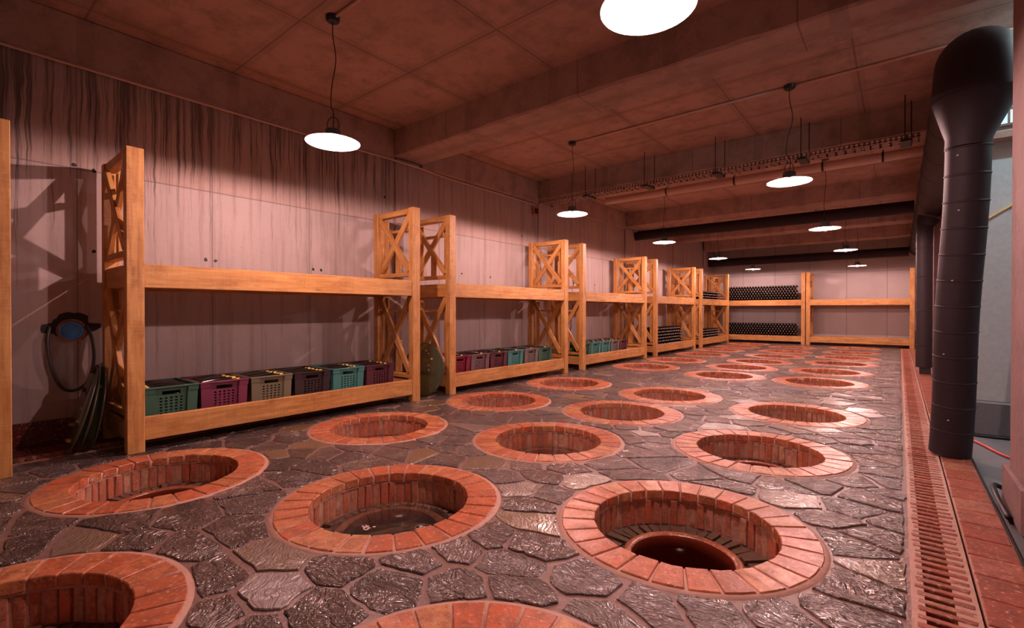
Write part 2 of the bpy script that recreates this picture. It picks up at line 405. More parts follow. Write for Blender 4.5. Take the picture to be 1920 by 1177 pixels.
# flagstones: voronoi cells cut round the wells
def flagstones():
    r = random.Random(11); S = 1.28; pts = []
    def okp(x, y, dmin):
        for (cx, cy, _, _) in WELLS:
            if (x-cx)**2+(y-cy)**2 < (RO+.075)**2: return False
        for (a, b) in pts:
            if (x-a)**2+((y-b)*S)**2 < dmin*dmin: return False
        return True
    tries = 0
    while tries < 26000:
        tries += 1
        x = r.uniform(-4.86, .02); y = -1.0+19.8*r.random()**1.1
        if okp(x, y, r.choice((.2, .3, .42, .54))): pts.append((x, y))
    out = []
    for (px, py) in pts:
        poly = [(-4.89, -1.3), (.03, -1.3), (.03, 18.9), (-4.89, 18.9)]
        for (a, b) in pts:
            if (a, b) == (px, py): continue
            if abs(a-px) > 1.6 or abs(b-py) > 1.6: continue
            # half plane in scaled metric
            nx, ny = a-px, (b-py)*S*S
            mx, my = (a+px)/2, (b+py)/2
            new = []
            for i in range(len(poly)):
                p, q = poly[i], poly[(i+1) % len(poly)]
                dp = (p[0]-mx)*nx+(p[1]-my)*ny; dq = (q[0]-mx)*nx+(q[1]-my)*ny
                if dp <= 0: new.append(p)
                if dp*dq < 0: t = dp/(dp-dq); new.append((p[0]+(q[0]-p[0])*t, p[1]+(q[1]-p[1])*t))
            poly = new
            if len(poly) < 3: break
        if len(poly) < 3: continue
        angs = sorted([math.atan2(v[1]-py, v[0]-px) for v in poly]+[2*pi*k/18-pi+r.uniform(-.1, .1) for k in range(18)])
        res = []; last = -9
        g = r.uniform(.002, .012)
        for a in angs:
            if a-last < .1: continue
            last = a; dx, dy = cos(a), sin(a); t = 9
            for i in range(len(poly)):
                p, q = poly[i], poly[(i+1) % len(poly)]; ex, ey = q[0]-p[0], q[1]-p[1]; den = dx*ey-dy*ex
                if abs(den) < 1e-9: continue
                tt = ((p[0]-px)*ey-(p[1]-py)*ex)/den
                if tt > 0:
                    L = math.hypot(ex, ey); co = abs(den)/L
                    t = min(t, tt-g/max(co, .35))
            for (cx, cy, _, _) in WELLS:
                rr = RO+.028; fx, fy = px-cx, py-cy; b_ = fx*dx+fy*dy; c_ = fx*fx+fy*fy-rr*rr; D = b_*b_-c_
                if D > 0:
                    tt = -b_-math.sqrt(D)
                    if tt > 0: t = min(t, tt)
            t = max(t-abs(r.gauss(0, .008)), .02); res.append((dx*t, dy*t))
        ar = abs(sum(res[i][0]*res[(i+1) % len(res)][1]-res[(i+1) % len(res)][0]*res[i][1] for i in range(len(res)))/2)
        if ar < .006: continue
        out.append((px, py, res))
    out.sort(key=lambda s: (s[0]+.6)**2+s[1]**2 if s[1] > -.1 else 99+s[1]**2)
    def smesh(res, mb, ox=0, oy=0):
        n = len(res); zt = r.uniform(-.002, .004); tx, ty = r.uniform(-.008, .008), r.uniform(-.008, .008)
        v = [(x+ox, y+oy, -.03) for x, y in res]+[(x+ox, y+oy, -.0035+zt+x*tx+y*ty) for x, y in res]+[(x*.975+ox, y*.975+oy, zt+x*tx+y*ty) for x, y in res]
        f = [(i, (i+1) % n, n+(i+1) % n, n+i) for i in range(n)]+[(n+i, n+(i+1) % n, 2*n+(i+1) % n, 2*n+i) for i in range(n)]+[tuple(2*n+i for i in range(n))]
        mb.add(v, f)
    for (px, py, res) in out[:300]:
        mb = MB(); smesh(res, mb); link('flagstone', mb.mesh('flagstone', M['stone']), floor, (px, py, 0))
    mb = MB()
    for (px, py, res) in out[300:]: smesh(res, mb, px, py)
    link('flagstones', mb.mesh('flagstones', M['stone']), floor, kind='stuff')
    print('stones', len(out))
flagstones()

# ------------------------------------------------------------------ brick lined pits with buried clay jars
def wedge(r0, r1, ang, z0, z1, m, jit, bev, name, nseg=2):
    mb = MB(); P = []
    for z in (z0, z1):
        for rr in (r0, r1):
            for k in range(nseg+1):
                a = -ang/2+ang*k/nseg; P.append((rr*cos(a), rr*sin(a), z))
    s = nseg+1; Fq = []
    for k in range(nseg):
        Fq += [(k, k+1, s+k+1, s+k)[::-1], (2*s+k, 3*s+k, 3*s+k+1, 2*s+k+1), (k, 2*s+k, 2*s+k+1, k+1), (s+k, s+k+1, 3*s+k+1, 3*s+k)]
    Fq += [(0, s, 3*s, 2*s), (s-1, 3*s-1, 4*s-1, 2*s-1)]
    P = [(x+jit.uniform(-.0035, .0035), y+jit.uniform(-.0035, .0035), z+jit.uniform(-.002, .002)) for x, y, z in P]
    mb.add(P, Fq); me = fixn(mb.mesh(name, m)); return bevel(me, bev)
NR, NL = 28, 56
jr = random.Random(3)
rimM = [wedge(RI, RO, 2*pi/NR-.018, -.048, .004, M['rim'], jr, .004, 'brick') for _ in range(5)]
linM = [wedge(.456, .54, 2*pi/NL-.022, -.205, -.058, M['lining'], jr, .003, 'brick', 1) for _ in range(5)]
def joined(meshes, n, jitter, name):
    V = []; Fq = []; FM = []
    for k in range(n):
        me = meshes[jr.randrange(len(meshes))]; a = 2*pi*k/n; b = len(V); ca, sa = cos(a), sin(a); dr = jr.uniform(-jitter, jitter)
        for v in me.vertices: x, y, z = v.co; x += dr; V.append((x*ca-y*sa, x*sa+y*ca, z))
        for p in me.polygons: Fq.append(tuple(b+i for i in p.vertices))
    return mesh(name, V, Fq, meshes[0].materials[0])
rimJ = joined(rimM, NR, .003, 'rim_bricks'); linJ = joined(linM, NL, .006, 'lining_bricks')
ms = MB().lathe([(RI+.006, -.06), (RI+.003, -.004), (RO-.01, -.0005), (RO+.022, -.003), (RO+.034, -.02)], 64)
ms.lathe([(.4625, -.046), (.4625, -.215)], 64); ms.lathe([(.475, -.05), (RO-.02, -.05), (RO-.02, -.03)], 64)
MORT = ms.mesh('mortar_bed', M['mortar2'], True)
mb = MB().lathe([(.29, -.235), (.38, -.215), (.48, -.212), (.48, -.26)], 40)
for k in range(44):
    a = 2*pi*k/44; r0 = jr.uniform(.31, .34); r1 = jr.uniform(.42, .46); q = .05*jr.uniform(.7, 1.1); z = -.20+jr.uniform(-.012, .008); tw = jr.uniform(-.3, .3)
    c0 = Vector((cos(a), sin(a), 0)); t0 = Vector((-sin(a+tw), cos(a+tw), 0))
    P = []
    for zz in (-.24, z):
        P += [c0*r0-t0*q*.35, c0*r1-t0*q*.5, c0*r1+t0*q*.5, c0*r0+t0*q*.35]
        for i in range(-4, 0): P[i] = P[i]+Vector((0, 0, zz+jr.uniform(-.004, .004)))
    mb.add(P, [(0, 3, 2, 1), (4, 5, 6, 7), (0, 1, 5, 4), (1, 2, 6, 5), (2, 3, 7, 6), (3, 0, 4, 7)])
LEDGE = mb.mesh('ledge_stones', M['earth'])
JAR = autosmooth(MB().lathe([(.298, -.24), (.302, -.19), (.296, -.178), (.284, -.172), (.262, -.174), (.254, -.182)], 48).mesh('jar_collar', M['clay']), 60)
JARIN = MB().lathe([(.254, -.182), (.246, -.205), (.25, -.25), (.29, -.35), (.36, -.5), (.40, -.65), (.3, -.8), (.0, -.82)], 48).mesh('jar_inside', M['glaze'], True)
LID = autosmooth(MB().lathe([(0, -.172), (.345, -.172), (.352, -.167), (.352, -.163), (.345, -.158), (0, -.158)], 56).mesh('glass_disc', M['lid']), 50)
GLINT = autosmooth(MB().lathe([(0, -.125), (.016, -.127), (.02, -.135), (.012, -.145), (.012, -.158), (.022, -.158)], 16).mesh('lid_glint', M['pale']), 50)  # small pale solid standing in for a reflection on the lid
ORD = ['nearest', 'second', 'third', 'fourth', 'fifth', 'sixth', 'seventh', 'eighth', 'ninth', 'tenth', 'eleventh']
NICE = {('left', 0): 'brick-rimmed wine jar pit beside the foot of the first wooden rack', ('left', 1): 'brick-rimmed jar pit before the rack holding six crates, second of left column',
        ('middle', 0): 'brick-rimmed jar pit cut by the lower left corner of the photo', ('middle', 1): 'brick-rimmed jar pit with a clear lid carrying pale flakes, second of middle column',
        ('right', 1): 'brick-rimmed pit with an open red clay jar mouth, second of right column', ('right', 0): 'brick-rimmed jar pit cut by the bottom edge of the photo',
        ('middle', 2): 'brick-rimmed jar pit under a grey clear lid, third of middle column'}
for (x, y, colname, k) in WELLS:
    lab = NICE.get((colname, k), 'red brick-rimmed jar pit in stone floor, %s from the front in the %s column' % (ORD[k], colname))
    t = thing('jar_pit', (x, y, 0), lab, 'jar pit')
    near = y < 7.2
    if near:
        for q in range(NR):
            link('brick', rimM[jr.randrange(5)], t, (0, 0, jr.uniform(-.0015, .0015)), (0, 0, 2*pi*q/NR+x))
        for q in range(NL):
            a = 2*pi*q/NL+y; d = jr.uniform(-.006, .006)
            link('brick', linM[jr.randrange(5)], t, (d*cos(a), d*sin(a), 0), (0, 0, a))
    else:
        link('rim_bricks', rimJ, t, rot=(0, 0, x*3), kind='stuff'); link('lining_bricks', linJ, t, rot=(0, 0, y*3), kind='stuff')
    link('mortar_bed', MORT, t); link('ledge_stones', LEDGE, t, rot=(0, 0, y), kind='stuff')
    link('jar_collar', JAR, t); link('jar_inside', JARIN, t)
def lid_on(x, y, label, glint=None):
    t = thing('glass_lid', (x, y, .002), label, 'lid'); link('glass_disc', LID, t)
    if glint: link('glint', GLINT, t, (glint[0], glint[1], 0))
    return t
lid_on(-2.296, 1.702, 'round clear lid with pale flakes in the second pit of the middle column')
lid_on(-2.337, 3.356, 'round grey clear lid with an added knob in the third pit of the middle column', (.05, -.12))
lid_on(-2.353, 4.781, 'round grey clear lid in the fourth pit of the middle column')
for i, (fx, fy, n) in enumerate(((-.08, -.09, 9), (.16, .09, 6))):
    mb = MB()
    for k in range(n):
        cx, cy = jr.uniform(-.04, .04), jr.uniform(-.025, .025); rr = jr.uniform(.006, .018); m_ = 6
        P = [(cx+rr*jr.uniform(.6, 1.2)*cos(2*pi*j/m_), cy+rr*jr.uniform(.6, 1.2)*sin(2*pi*j/m_), zz) for zz in (0, .002) for j in range(m_)]
        mb.add(P, [tuple(range(m_))[::-1], tuple(range(m_, 2*m_))]+[(j, (j+1) % m_, m_+(j+1) % m_, m_+j) for j in range(m_)])
    o = link('flakes', mb.mesh('flakes', M['debris']), None, (-2.296+fx, 1.702+fy, -.1555), kind='stuff')
    tag(o, ('larger' if i == 0 else 'smaller')+' cluster of pale flakes lying on the clear lid of a middle pit', 'flakes')

# ------------------------------------------------------------------ drain strips and tiles along both sides
def drain(name, x0, sgn, y0, y1, label_kind):
    """x0 = inner edge; sgn=+1 extends to +x"""
    r = random.Random(5+int(sgn)); W = .195
    def X(d): return x0+sgn*d
    def bx(mb, d0, d1, ya, yb, za, zb): a, b = sorted((X(d0), X(d1))); mb.box((a, ya, za), (b, yb, zb))
    root = MB()
    bx(root, 0, .040, y0, y1, -.1, .0); bx(root, .126, W, y0, y1, -.1, .0)
    root_o = link(name, root.mesh(name, M['mortar2']), kind='structure')
    ch = MB(); bx(ch, .036, .130, y0, y1, -.16, -.075); link('channel', ch.mesh('channel', M['black']), root_o)
    pitch = .0615; n = int((y1-y0)/pitch)
    meshes = []
    for k in range(4):
        mb = MB(); a, b = sorted((0.0, sgn*.165)); h = .017; P = []
        mb.box((a, -h, -.055), (b, h, .0)); me = mb.mesh('brick', M['tile'])
        for v in me.vertices: v.co.x += r.uniform(-.006, .006); v.co.y += r.uniform(-.003, .003); v.co.z += r.uniform(-.002, .002)
        meshes.append(bevel(me, .003))
    rest_v = MB(); cnt = 0
    for k in range(n):
        yy = y0+(k+.5)*pitch; loc = (X(.014)+r.uniform(-.004, .004), yy+r.uniform(-.003, .003), .002)
        if 1.0 < yy < 13 and sgn > 0 and cnt < 200: link('brick', meshes[k % 4], root_o, loc); cnt += 1
        else:
            me = meshes[k % 4]; rest_v.add([tuple(v.co+Vector(loc)) for v in me.vertices], [tuple(p.vertices) for p in me.polygons])
    link('bricks', rest_v.mesh('bricks', M['tile']), root_o, kind='stuff')
    return root_o
dr = drain('trim_91', .04, 1, YN, 18.0, '')
dl = drain('trim_92', -4.905, -1, YN, YB, '')
def tiles(name, x0, x1, y0, y1, pitch, m, z=0.0, rows=1):
    r = random.Random(9); base = struct(name, MB().box((x0, y0, -.3), (x1, y1, z-.007)), M['mortar2'])
    n = int((y1-y0)/pitch); w_ = (x1-x0)/rows
    ms_ = []
    for k in range(4):
        me = MB().box((.004, .005, -.03), (w_-.004, pitch-.004, 0)).mesh('tile', m)
        for v in me.vertices: v.co.x += r.uniform(-.002, .002); v.co.z += r.uniform(-.0015, .0015)
        ms_.append(bevel(me, .003))
    k = 0
    for j in range(rows):
        for i in range(n):
            yy = y0+i*pitch
            if yy < .5 and x0 > -1: continue
            if k < 290: link('tile', ms_[r.randrange(4)], base, (x0+j*w_, yy, z+r.uniform(0, .002)))
            k += 1
    return base
tiles('trim_93', .245, .42, YN+.006, YB, .2135, M['tile'])
tiles('trim_94', -5.44, -5.105, .0, YB, .25, M['dark_tile'], -.004)
# dark red skirting tiles on the left wall
sk = struct('baseboard_left', MB().box((XW, YN, -.01), (XW+.035, YB, .19)), M['mortar'])
skm = bevel(MB().box((0, .004, 0), (.014, .326, .19)).mesh('tile', M['dark_tile']), .003)
for k in range(57): link('tile', skm, sk, (XW+.035, .0+k*.33, .004))
struct('trim_95', MB().box((.42, YN, -.06), (.428, 6.07, .001)), M['black'])

# ------------------------------------------------------------------ wooden racks
def bar(name, p0, p1, w_, h, parent, side=Vector((0, 1, 0)), bev=.004):
    p0, p1 = Vector(p0), Vector(p1); d = p1-p0; L = d.length; d.normalize()
    s_ = (side-d*side.dot(d)).normalized(); u = d.cross(s_)
    key = (round(L, 3), round(w_, 3), round(h, 3))
    if key not in BARS:
        BARS[key] = bevel(MB().box((0, -w_/2, -h/2), (L, w_/2, h/2)).mesh('timber', M['wood']), bev)
    mat = Matrix(((d.x, s_.x, u.x, p0.x), (d.y, s_.y, u.y, p0.y), (d.z, s_.z, u.z, p0.z), (0, 0, 0, 1)))
    return link(name, BARS[key], parent, mat=mat)
BARS = {}
def rack(x, y, rz, L, label, D=.80, H=2.352):
    t = thing('wooden_rack', (x, y, 0), label, 'rack', None, rz); S = Vector((0, 1, 0)); pw, pd = .112, .085
    for px in (pw/2, L-pw/2):
        for py in (pd/2, D-pd/2): bar('post', (px, py, 0), (px, py, H), pd, pw, t, S)
    for px in (.05, L-.05):
        XA = Vector((1, 0, 0)); f0, f1 = pd, D-pd
        for nm, z, h in (('top_rail', H-.035, .07), ('side_rail', 1.545, .05), ('side_rail', 1.37, .17), ('side_rail', .30, .05), ('side_rail', .17, .15)):
            bar(nm, (px, f0, z), (px, f1, z), .075, h, t, XA)
        for z0, z1 in ((1.58, H-.08), (.34, 1.27)):
            q = px-.022; b0, b1 = f0+.07, f1-.07; zm = z0+(z1-z0)*.42
            bar('cross_brace', (q-.010, f0+.015, z0+.01), (q-.010, f1-.015, z1), .036, .074, t, XA)
            bar('cross_brace', (q+.004, f0+.015, z1), (q+.004, f1-.015, z0+.01), .036, .074, t, XA)
            for yy in (b0, b1): bar('upright_board', (px+.036, yy, z0-.01), (px+.036, yy, z1), .022, .075, t, XA)
            bar('cross_rail', (px+.036, b0+.04, z1-.17), (px+.036, b1-.04, z1-.17), .055, .035, t, XA)
            bar('centre_board', (px+.036, (b0+b1)/2, z0-.01), (px+.036, (b0+b1)/2, zm), .022, .11, t, XA)
    for z, h in ((1.372, .186), (.18, .18)):
        for py in (.034, D-.03): bar('shelf_beam', (pw, py, z), (L-pw, py, z), .05, h, t, S)
        for k in range(4):
            w_ = (D-.13)/4; bar('shelf_board', (pw*.5, .068+(k+.5)*w_, z+.03), (L-pw*.5, .068+(k+.5)*w_, z+.03), w_-.012, .025, t, S)
    return t
XF = -4.54
PL = ['the left edge of the photo', '']
rack(XF, -2.55, pi/2, 2.90, 'pine rack at the left edge of the photo, only its end post showing')
rack(XF, .953, pi/2, 2.85, 'nearest whole pine rack, with six bottle crates on its lower shelf')
rack(XF, 4.295, pi/2, 2.86, 'second pine rack along the left wall, behind the round green lid')
rack(XF, 7.655, pi/2, 2.88, 'third pine rack along the left wall, with teal and maroon crates')
rack(XF, 11.07, pi/2, 2.88, 'fourth pine rack along the left wall, with bottles piled on its lower shelf only')
rack(XF, 14.47, pi/2, 2.90, 'fifth pine rack on the left wall, bottles on both shelves, next to the corner')
YK = 18.02
rack(-5.33, YK, 0, 2.95, 'pine rack on the back wall with long stacks of dark bottles', .78)
rack(-2.355, YK, 0, 2.70, 'empty pine rack at the right end of the back wall', .78)

# ------------------------------------------------------------------ crates with bottles
def crate_mesh(colr):
    W, D, H = .372, .53, .255; m = M['cr_'+colr]; mb = MB()
    def wall(axis, u0, u1, fixed, out):
        # grid wall with perforations + handle slot
        nx = 19; us = [u0+(u1-u0)*i/nx for i in range(nx+1)]
        vs_ = [0, .025]+[.025+.0125*(i+1) for i in range(11)]+[.185, .215, H]
        def hole(i, j):
            if 6 <= i <= 12 and j in (13,): return True
            return 5 <= i <= 13 and i % 2 == 1 and 1 <= j <= 11 and j % 2 == 1
        idx = {}
        V = []; Fq = []
        for s_, off in ((0, 0.0), (1, -.006*out)):
            for i, u in enumerate(us):
                for j, z in enumerate(vs_):
                    tp = .93+.07*z/H
                    a = u*tp; b = (fixed+off)*tp
                    V.append((a, b, z) if axis == 'x' else (b, a, z)); idx[(s_, i, j)] = len(V)-1
        nj = len(vs_)-1
        for i in range(nx):
            for j in range(nj):
                if hole(i, j):
                    for (a, b) in (((i, j), (i+1, j)), ((i+1, j), (i+1, j+1)), ((i+1, j+1), (i, j+1)), ((i, j+1), (i, j))):
                        Fq.append((idx[(0,)+a], idx[(0,)+b], idx[(1,)+b], idx[(1,)+a]))
                else:
                    for s_ in (0, 1): Fq.append((idx[(s_, i, j)], idx[(s_, i+1, j)], idx[(s_, i+1, j+1)], idx[(s_, i, j+1)]))
        mb.add(V, Fq)
    wall('x', -W/2+.01, W/2-.01, -D/2+.01, -1); wall('x', -W/2+.01, W/2-.01, D/2-.01, 1)
    wall('y', -D/2+.01, D/2-.01, -W/2+.01, -1); wall('y', -D/2+.01, D/2-.01, W/2-.01, 1)
    mb.box((-W/2*.93, -D/2*.93, 0), (W/2*.93, D/2*.93, .008))
    body = mb.mesh('crate_body', m)
    rb = MB(); e = .012
    for (a, b, c, d) in ((-W/2-e, -D/2-e, W/2+e, -D/2+.004), (-W/2-e, D/2-.004, W/2+e, D/2+e), (-W/2-e, -D/2, -W/2+.004, D/2), (W/2-.004, -D/2, W/2+e, D/2)):
        rb.box((a, b, H-.012), (c, d, H))
    rim = bevel(rb.mesh('crate_rim', m), .002)
    cs = []
    for sx in (-1, 1):
        for sy in (-1, 1):
            X0, X1 = sx*(W/2-.07), sx*(W/2+.008); Y0, Y1 = sy*(D/2-.07), sy*(D/2+.008); t_ = .010
            def L(k): return [(X0*k, Y1*k), (X1*k, Y1*k), (X1*k, Y0*k), ((X1-sx*t_)*k, Y0*k), ((X1-sx*t_)*k, (Y1-sy*t_)*k), (X0*k, (Y1-sy*t_)*k)]
            V = [(x, y, H-.052) for x, y in L(.985)]+[(x, y, H-.012) for x, y in L(1.0)]
            V += [(x, y, .004) for x, y in L(.936)]+[(x*.985+0, y*.985, H-.052) for x, y in L(.985)]
            Fq = []
            for b_ in (0, 12):
                Fq += [tuple(b_+i for i in range(6)), tuple(b_+6+i for i in range(6))]+[(b_+i, b_+(i+1) % 6, b_+6+(i+1) % 6, b_+6+i) for i in range(6)]
            cs.append(fixn(mesh('crate_corner', V, Fq, m)))
    return body, rim, cs
def bottle_profile(s=1.0): return [(0, 0), (.030, 0), (.037, .006), (.037, .19), (.034, .21), (.018, .245), (.0145, .26), (.0145, .30), (.0165, .302), (.0165, .312), (0, .313)]
BOT = MB().lathe([(r, z-.15) for r, z in bottle_profile()], 12, axis='x').mesh('bottle_body', M['bottle']); autosmooth(BOT, 45)
CAP = MB().lathe([(.0168, .128), (.0168, .160), (.012, .164), (0, .164)], 10, axis='x').mesh('cap', M['yellow']); autosmooth(CAP, 50)
CM = {}
def crate(x, y, colr, label, nb, group, flip=False, caps=True, where=''):
    if colr not in CM: CM[colr] = crate_mesh(colr)
    z0 = .225; rz = pi/2+jr.uniform(-.03, .03)
    t = thing('bottle_crate', (x, y, z0), label, 'crate', None, rz)
    link('crate_body', CM[colr][0], t); link('rim', CM[colr][1], t)
    for me in CM[colr][2]: link('corner_sleeve', me, t)
    for k in range(nb):
        top = k < (nb+1)//2; kk = k if top else k-(nb+1)//2; nn = (nb+1)//2
        dx = -.19+.38*(kk+.5)/nn
        if not top: dx += .03
        zz = z0+(.225 if top else .14)+jr.uniform(-.006, .006)
        dirn = (1 if top else -1)*(-1 if flip else 1)
        o = bpy.data.objects.new('wine_bottle', BOT); C.objects.link(o); o.location = (x+dx, y+jr.uniform(-.012, .0), zz)
        o.rotation_euler = (0, (-.10 if top else .03)*1, pi/2 if dirn > 0 else -pi/2)
        tag(o, 'dark wine bottle in the '+where, 'bottle', 'bottles in the '+where)
        link('cap', CAP, o)
row1 = [('green', 'dark green crate at the left end'), ('purple', 'purple crate second from the left'), ('olive', 'olive grey crate third from the left'), ('black', 'black crate fourth from the left'),
        ('teal', 'bright teal crate fifth from the left'), ('maroon', 'dark maroon crate at the right end')]
for k, (c, l) in enumerate(row1):
    crate(-4.925, 1.27+.408*k, c, l+' of the nearest rack', 10, '', k == 0, True, l+' of the nearest rack')
row2 = [('crimson', 'crimson crate'), ('mauve', 'mauve crate'), ('maroon', 'dark maroon crate'), ('teal', 'teal crate'), ('grey', 'grey crate'), ('green', 'green crate')]
for k, (c, l) in enumerate(row2): crate(-4.93, 4.615+.405*k, c, l+' in the row of six on the second rack', 8, '', False, True, l+' on the second rack')
row3 = [('green', 'dark green crate, first of five'), ('teal', 'teal crate, second of five'), ('teal', 'teal crate, middle of five'), ('grey', 'grey crate, fourth of five'), ('maroon', 'maroon crate, last of five')]
for k, (c, l) in enumerate(row3): crate(-4.93, 7.98+.405*k, c, l+' on the third rack', 6, '', False, True, l+' on the third rack')

# stacked bottles, necks to the room
SB_mb = MB(); prof = [(0, .0), (.036, .0), (.042, .006), (.042, .19), (.036, .215), (.018, .25), (.0155, .30)]
SB_mb.lathe(prof, 12, axis='y'); nb0 = len(SB_mb.f)
SB_mb.lathe([(.0135, .302), (.0135, .312), (0, .313)], 10, axis='y')
# neck must point to -y (front): mirror
SBv = [(x, -y, z) for x, y, z in SB_mb.v]; SBf = [f[::-1] for f in SB_mb.f]
SBOT = mesh('wine_bottle', SBv, SBf, [M['bottle'], M['pale']], True, [0]*nb0+[1]*(len(SBf)-nb0))
P_ = .0885
stuffV = []; stuffF = []; stuffM = []
def stack(x0, n, rows, z0, rz, fix, individual, label, group, jit=.008):
    for r_ in range(rows):
        for k in range(n-(r_ % 2)):
            a = x0+P_*(k+.5*(1+(r_ % 2))); z = z0+.043+r_*P_*.866+0*jit; d = jr.uniform(-jit, jit)
            loc = (a, fix+d, z) if rz == 0 else (fix-d, a, z)
            if individual:
                o = bpy.data.objects.new('wine_bottle', SBOT); C.objects.link(o); o.location = loc; o.rotation_euler = (0, 0, rz); tag(o, label, 'bottle', group)
            else:
                b = len(stuffV)
                for (x, y, zz) in SBv:
                    if rz == 0: stuffV.append((x+loc[0], y+loc[1], zz+loc[2]))
                    else: stuffV.append((-y+loc[0], x+loc[1], zz+loc[2]))
                stuffF.extend([tuple(b+i for i in f) for f in SBf]); stuffM.extend([0]*nb0+[1]*(len(SBf)-nb0))
zU, zL = 1.415, .223
stack(-4.83, 25, 7, zU, 0, YK+.40, True, 'dark bottle with pale cap in the upper stack of the back wall rack', 'bottles stacked on the upper shelf of the back rack')
stack(-4.83, 25, 6, zL, 0, YK+.40, False, '', '')
stack(11.24, 23, 6, zL, pi/2, XF-.40, False, '', '')
stack(14.64, 24, 4, zL, pi/2, XF-.40, False, '', '')
stack(14.64, 24, 4, zU, pi/2, XF-.40, False, '', '')
o = link('wine_bottles', mesh('wine_bottles', stuffV, stuffF, [M['bottle'], M['pale']], True, stuffM), kind='stuff')
tag(o, 'remaining dark bottles piled on the far racks, lower back shelf and both corner shelves', 'bottles')

# ------------------------------------------------------------------ pendant lamps
LZ = 2.53
SH = MB().lathe([(.222, 0), (.224, .004), (.15, .030), (.07, .045), (.066, .05), (.062, .105), (.05, .115), (0, .118)], 40)
SHADE = autosmooth(SH.mesh('shade_top', M['shade_top']), 35)
SHI = MB().lathe([(.221, .001), (.15, .026), (.066, .041), (.05, .06), (0, .07)], 40).mesh('reflector', M['shade'], True)
BU = []
for k in range(9): a = pi*k/8; BU.append((.018*sin(a), .008-.018*cos(a)))
BULB = MB().lathe(BU, 14).mesh('bulb', M['bulb'], True)
SOCK = MB().lathe([(.018, .034), (.018, .068), (0, .068)], 12).mesh('socket', M['pale'])
bp = [(.045, 0, .10), (.05, 0, .15), (.04, 0, .19), (.02, 0, .212), (0, 0, .218), (-.02, 0, .212), (-.04, 0, .19), (-.05, 0, .15), (-.045, 0, .10)]
GL = []
for k in range(11): a = pi*.88*k/10; GL.append((.045*sin(a), -.004-.045*cos(a)))
GLOBE = MB().lathe(GL, 20).mesh('globe', M['globe'], True)
BAIL = MB().tube(bez(bp, 3), .0035, 6).mesh('bail', M['black'], True)
CANO = autosmooth(MB().lathe([(0, -.045), (.045, -.045), (.055, -.035), (.058, 0)], 20).mesh('canopy', M['black']), 40)
GRILL = None
lamps = [(-3.75, 2.19, LZ, 'lamp hanging at left above the nearest rack'), (-3.77, 6.05, LZ, 'lamp hanging before the second rack, left row'),
         (-3.75, 9.55, LZ-.03, 'third lamp of the left row'), (-3.75, 13.3, LZ-.04, 'fourth lamp of the left row'), (-3.75, 17.2, LZ-.06, 'farthest lamp of the left row'),
         (-.93, 2.16, LZ, 'lamp cut by the top edge of the photo'), (-.956, 6.05, LZ, 'lamp whose bulb is plainly seen under its pale shade, right row'),
         (-.95, 9.25, LZ-.09, 'third lamp of the right row'), (-.95, 13.1, LZ-.06, 'fourth lamp of the right row'), (-.95, 16.95, LZ-.13, 'farthest lamp of the right row')]
for i, (x, y, z, l) in enumerate(lamps):
    t = thing('pendant_lamp', (x, y, ZC), 'enamel shade '+l, 'lamp')
    link('canopy', CANO, t); dz = z-ZC
    sh = link('shade', SHADE, t, (0, 0, dz)); link('reflector', SHI, sh)
    bu = link('bulb', BULB, t, (0, 0, dz)); link('globe', GLOBE, bu); link('socket', SOCK, t, (0, 0, dz)); link('bail', BAIL, t, (0, 0, dz), (0, 0, R(40)))
    wv = .03 if i in (0, 6) else .012
    pts = bez([(0, 0, -.04), (.0, 0, dz*.15), (wv, .01, dz*.35), (-wv*.6, 0, dz*.55), (-wv, 0, dz*.7), (wv*.3, 0, dz+.25), (0, 0, dz+.10)], 6)
    link('cord', MB().tube(pts, .004, 6).mesh('cord', M['black'], True), t)
for y, x0, x1 in ((2.19, -3.69, -.99), (6.05, -3.71, -1.0), (2.19, -.87, 3.0), (6.05, -.9, 3.0)):
    o = link('conduit', MB().tube([(x0, y, ZC-.016), (x1, y, ZC-.016)], .013, 8).mesh('conduit', M['pipe'], True))
    tag(o, 'thin ceiling conduit %s the %s pair of lamps' % ('joining' if x0 < -2 else 'running right from', 'nearest' if y < 3 else 'second'), 'conduit')

# ------------------------------------------------------------------ cable tray, pipes, cables
t = thing('cable_tray', (-2.5, 7.28, 3.09), 'perforated metal cable tray hung on rod pairs below the second beam', 'cable tray')
mb = MB(); x0, x1 = -2.7, 2.68
for yy in (-.11, .11):
    mb.box((x0, yy-.002, .012), (x1, yy+.002, .022)); mb.box((x0, yy-.002, .045), (x1, yy+.002, .055))
    k = x0
    while k < x1: mb.box((k, yy-.002, .0), (k+.022, yy+.002, .047)); k += .05
link('side_rails', mb.mesh('side_rails', M['tray']), t)
mb = MB(); k = x0
while k < x1: mb.box((k, -.11, .0), (k+.05, .11, .004)); k += .09
link('rungs', mb.mesh('rungs', M['tray']), t, kind='stuff')
for xr in (-4.2, -3.13, -2.06, -1.0, .04):
    for dy in (-.125, .125): link('hanger_rod', MB().tube([(xr+2.5+(.06 if dy > 0 else 0), dy, -.03), (xr+2.5+(.06 if dy > 0 else 0), dy, .51)], .006, 6).mesh('hanger_rod', M['black']), t)
    link('hanger_bracket', bevel(MB().box((xr+2.46, -.15, -.03), (xr+2.56, .15, -.005)).mesh('hanger_bracket', M['black']), .002), t)
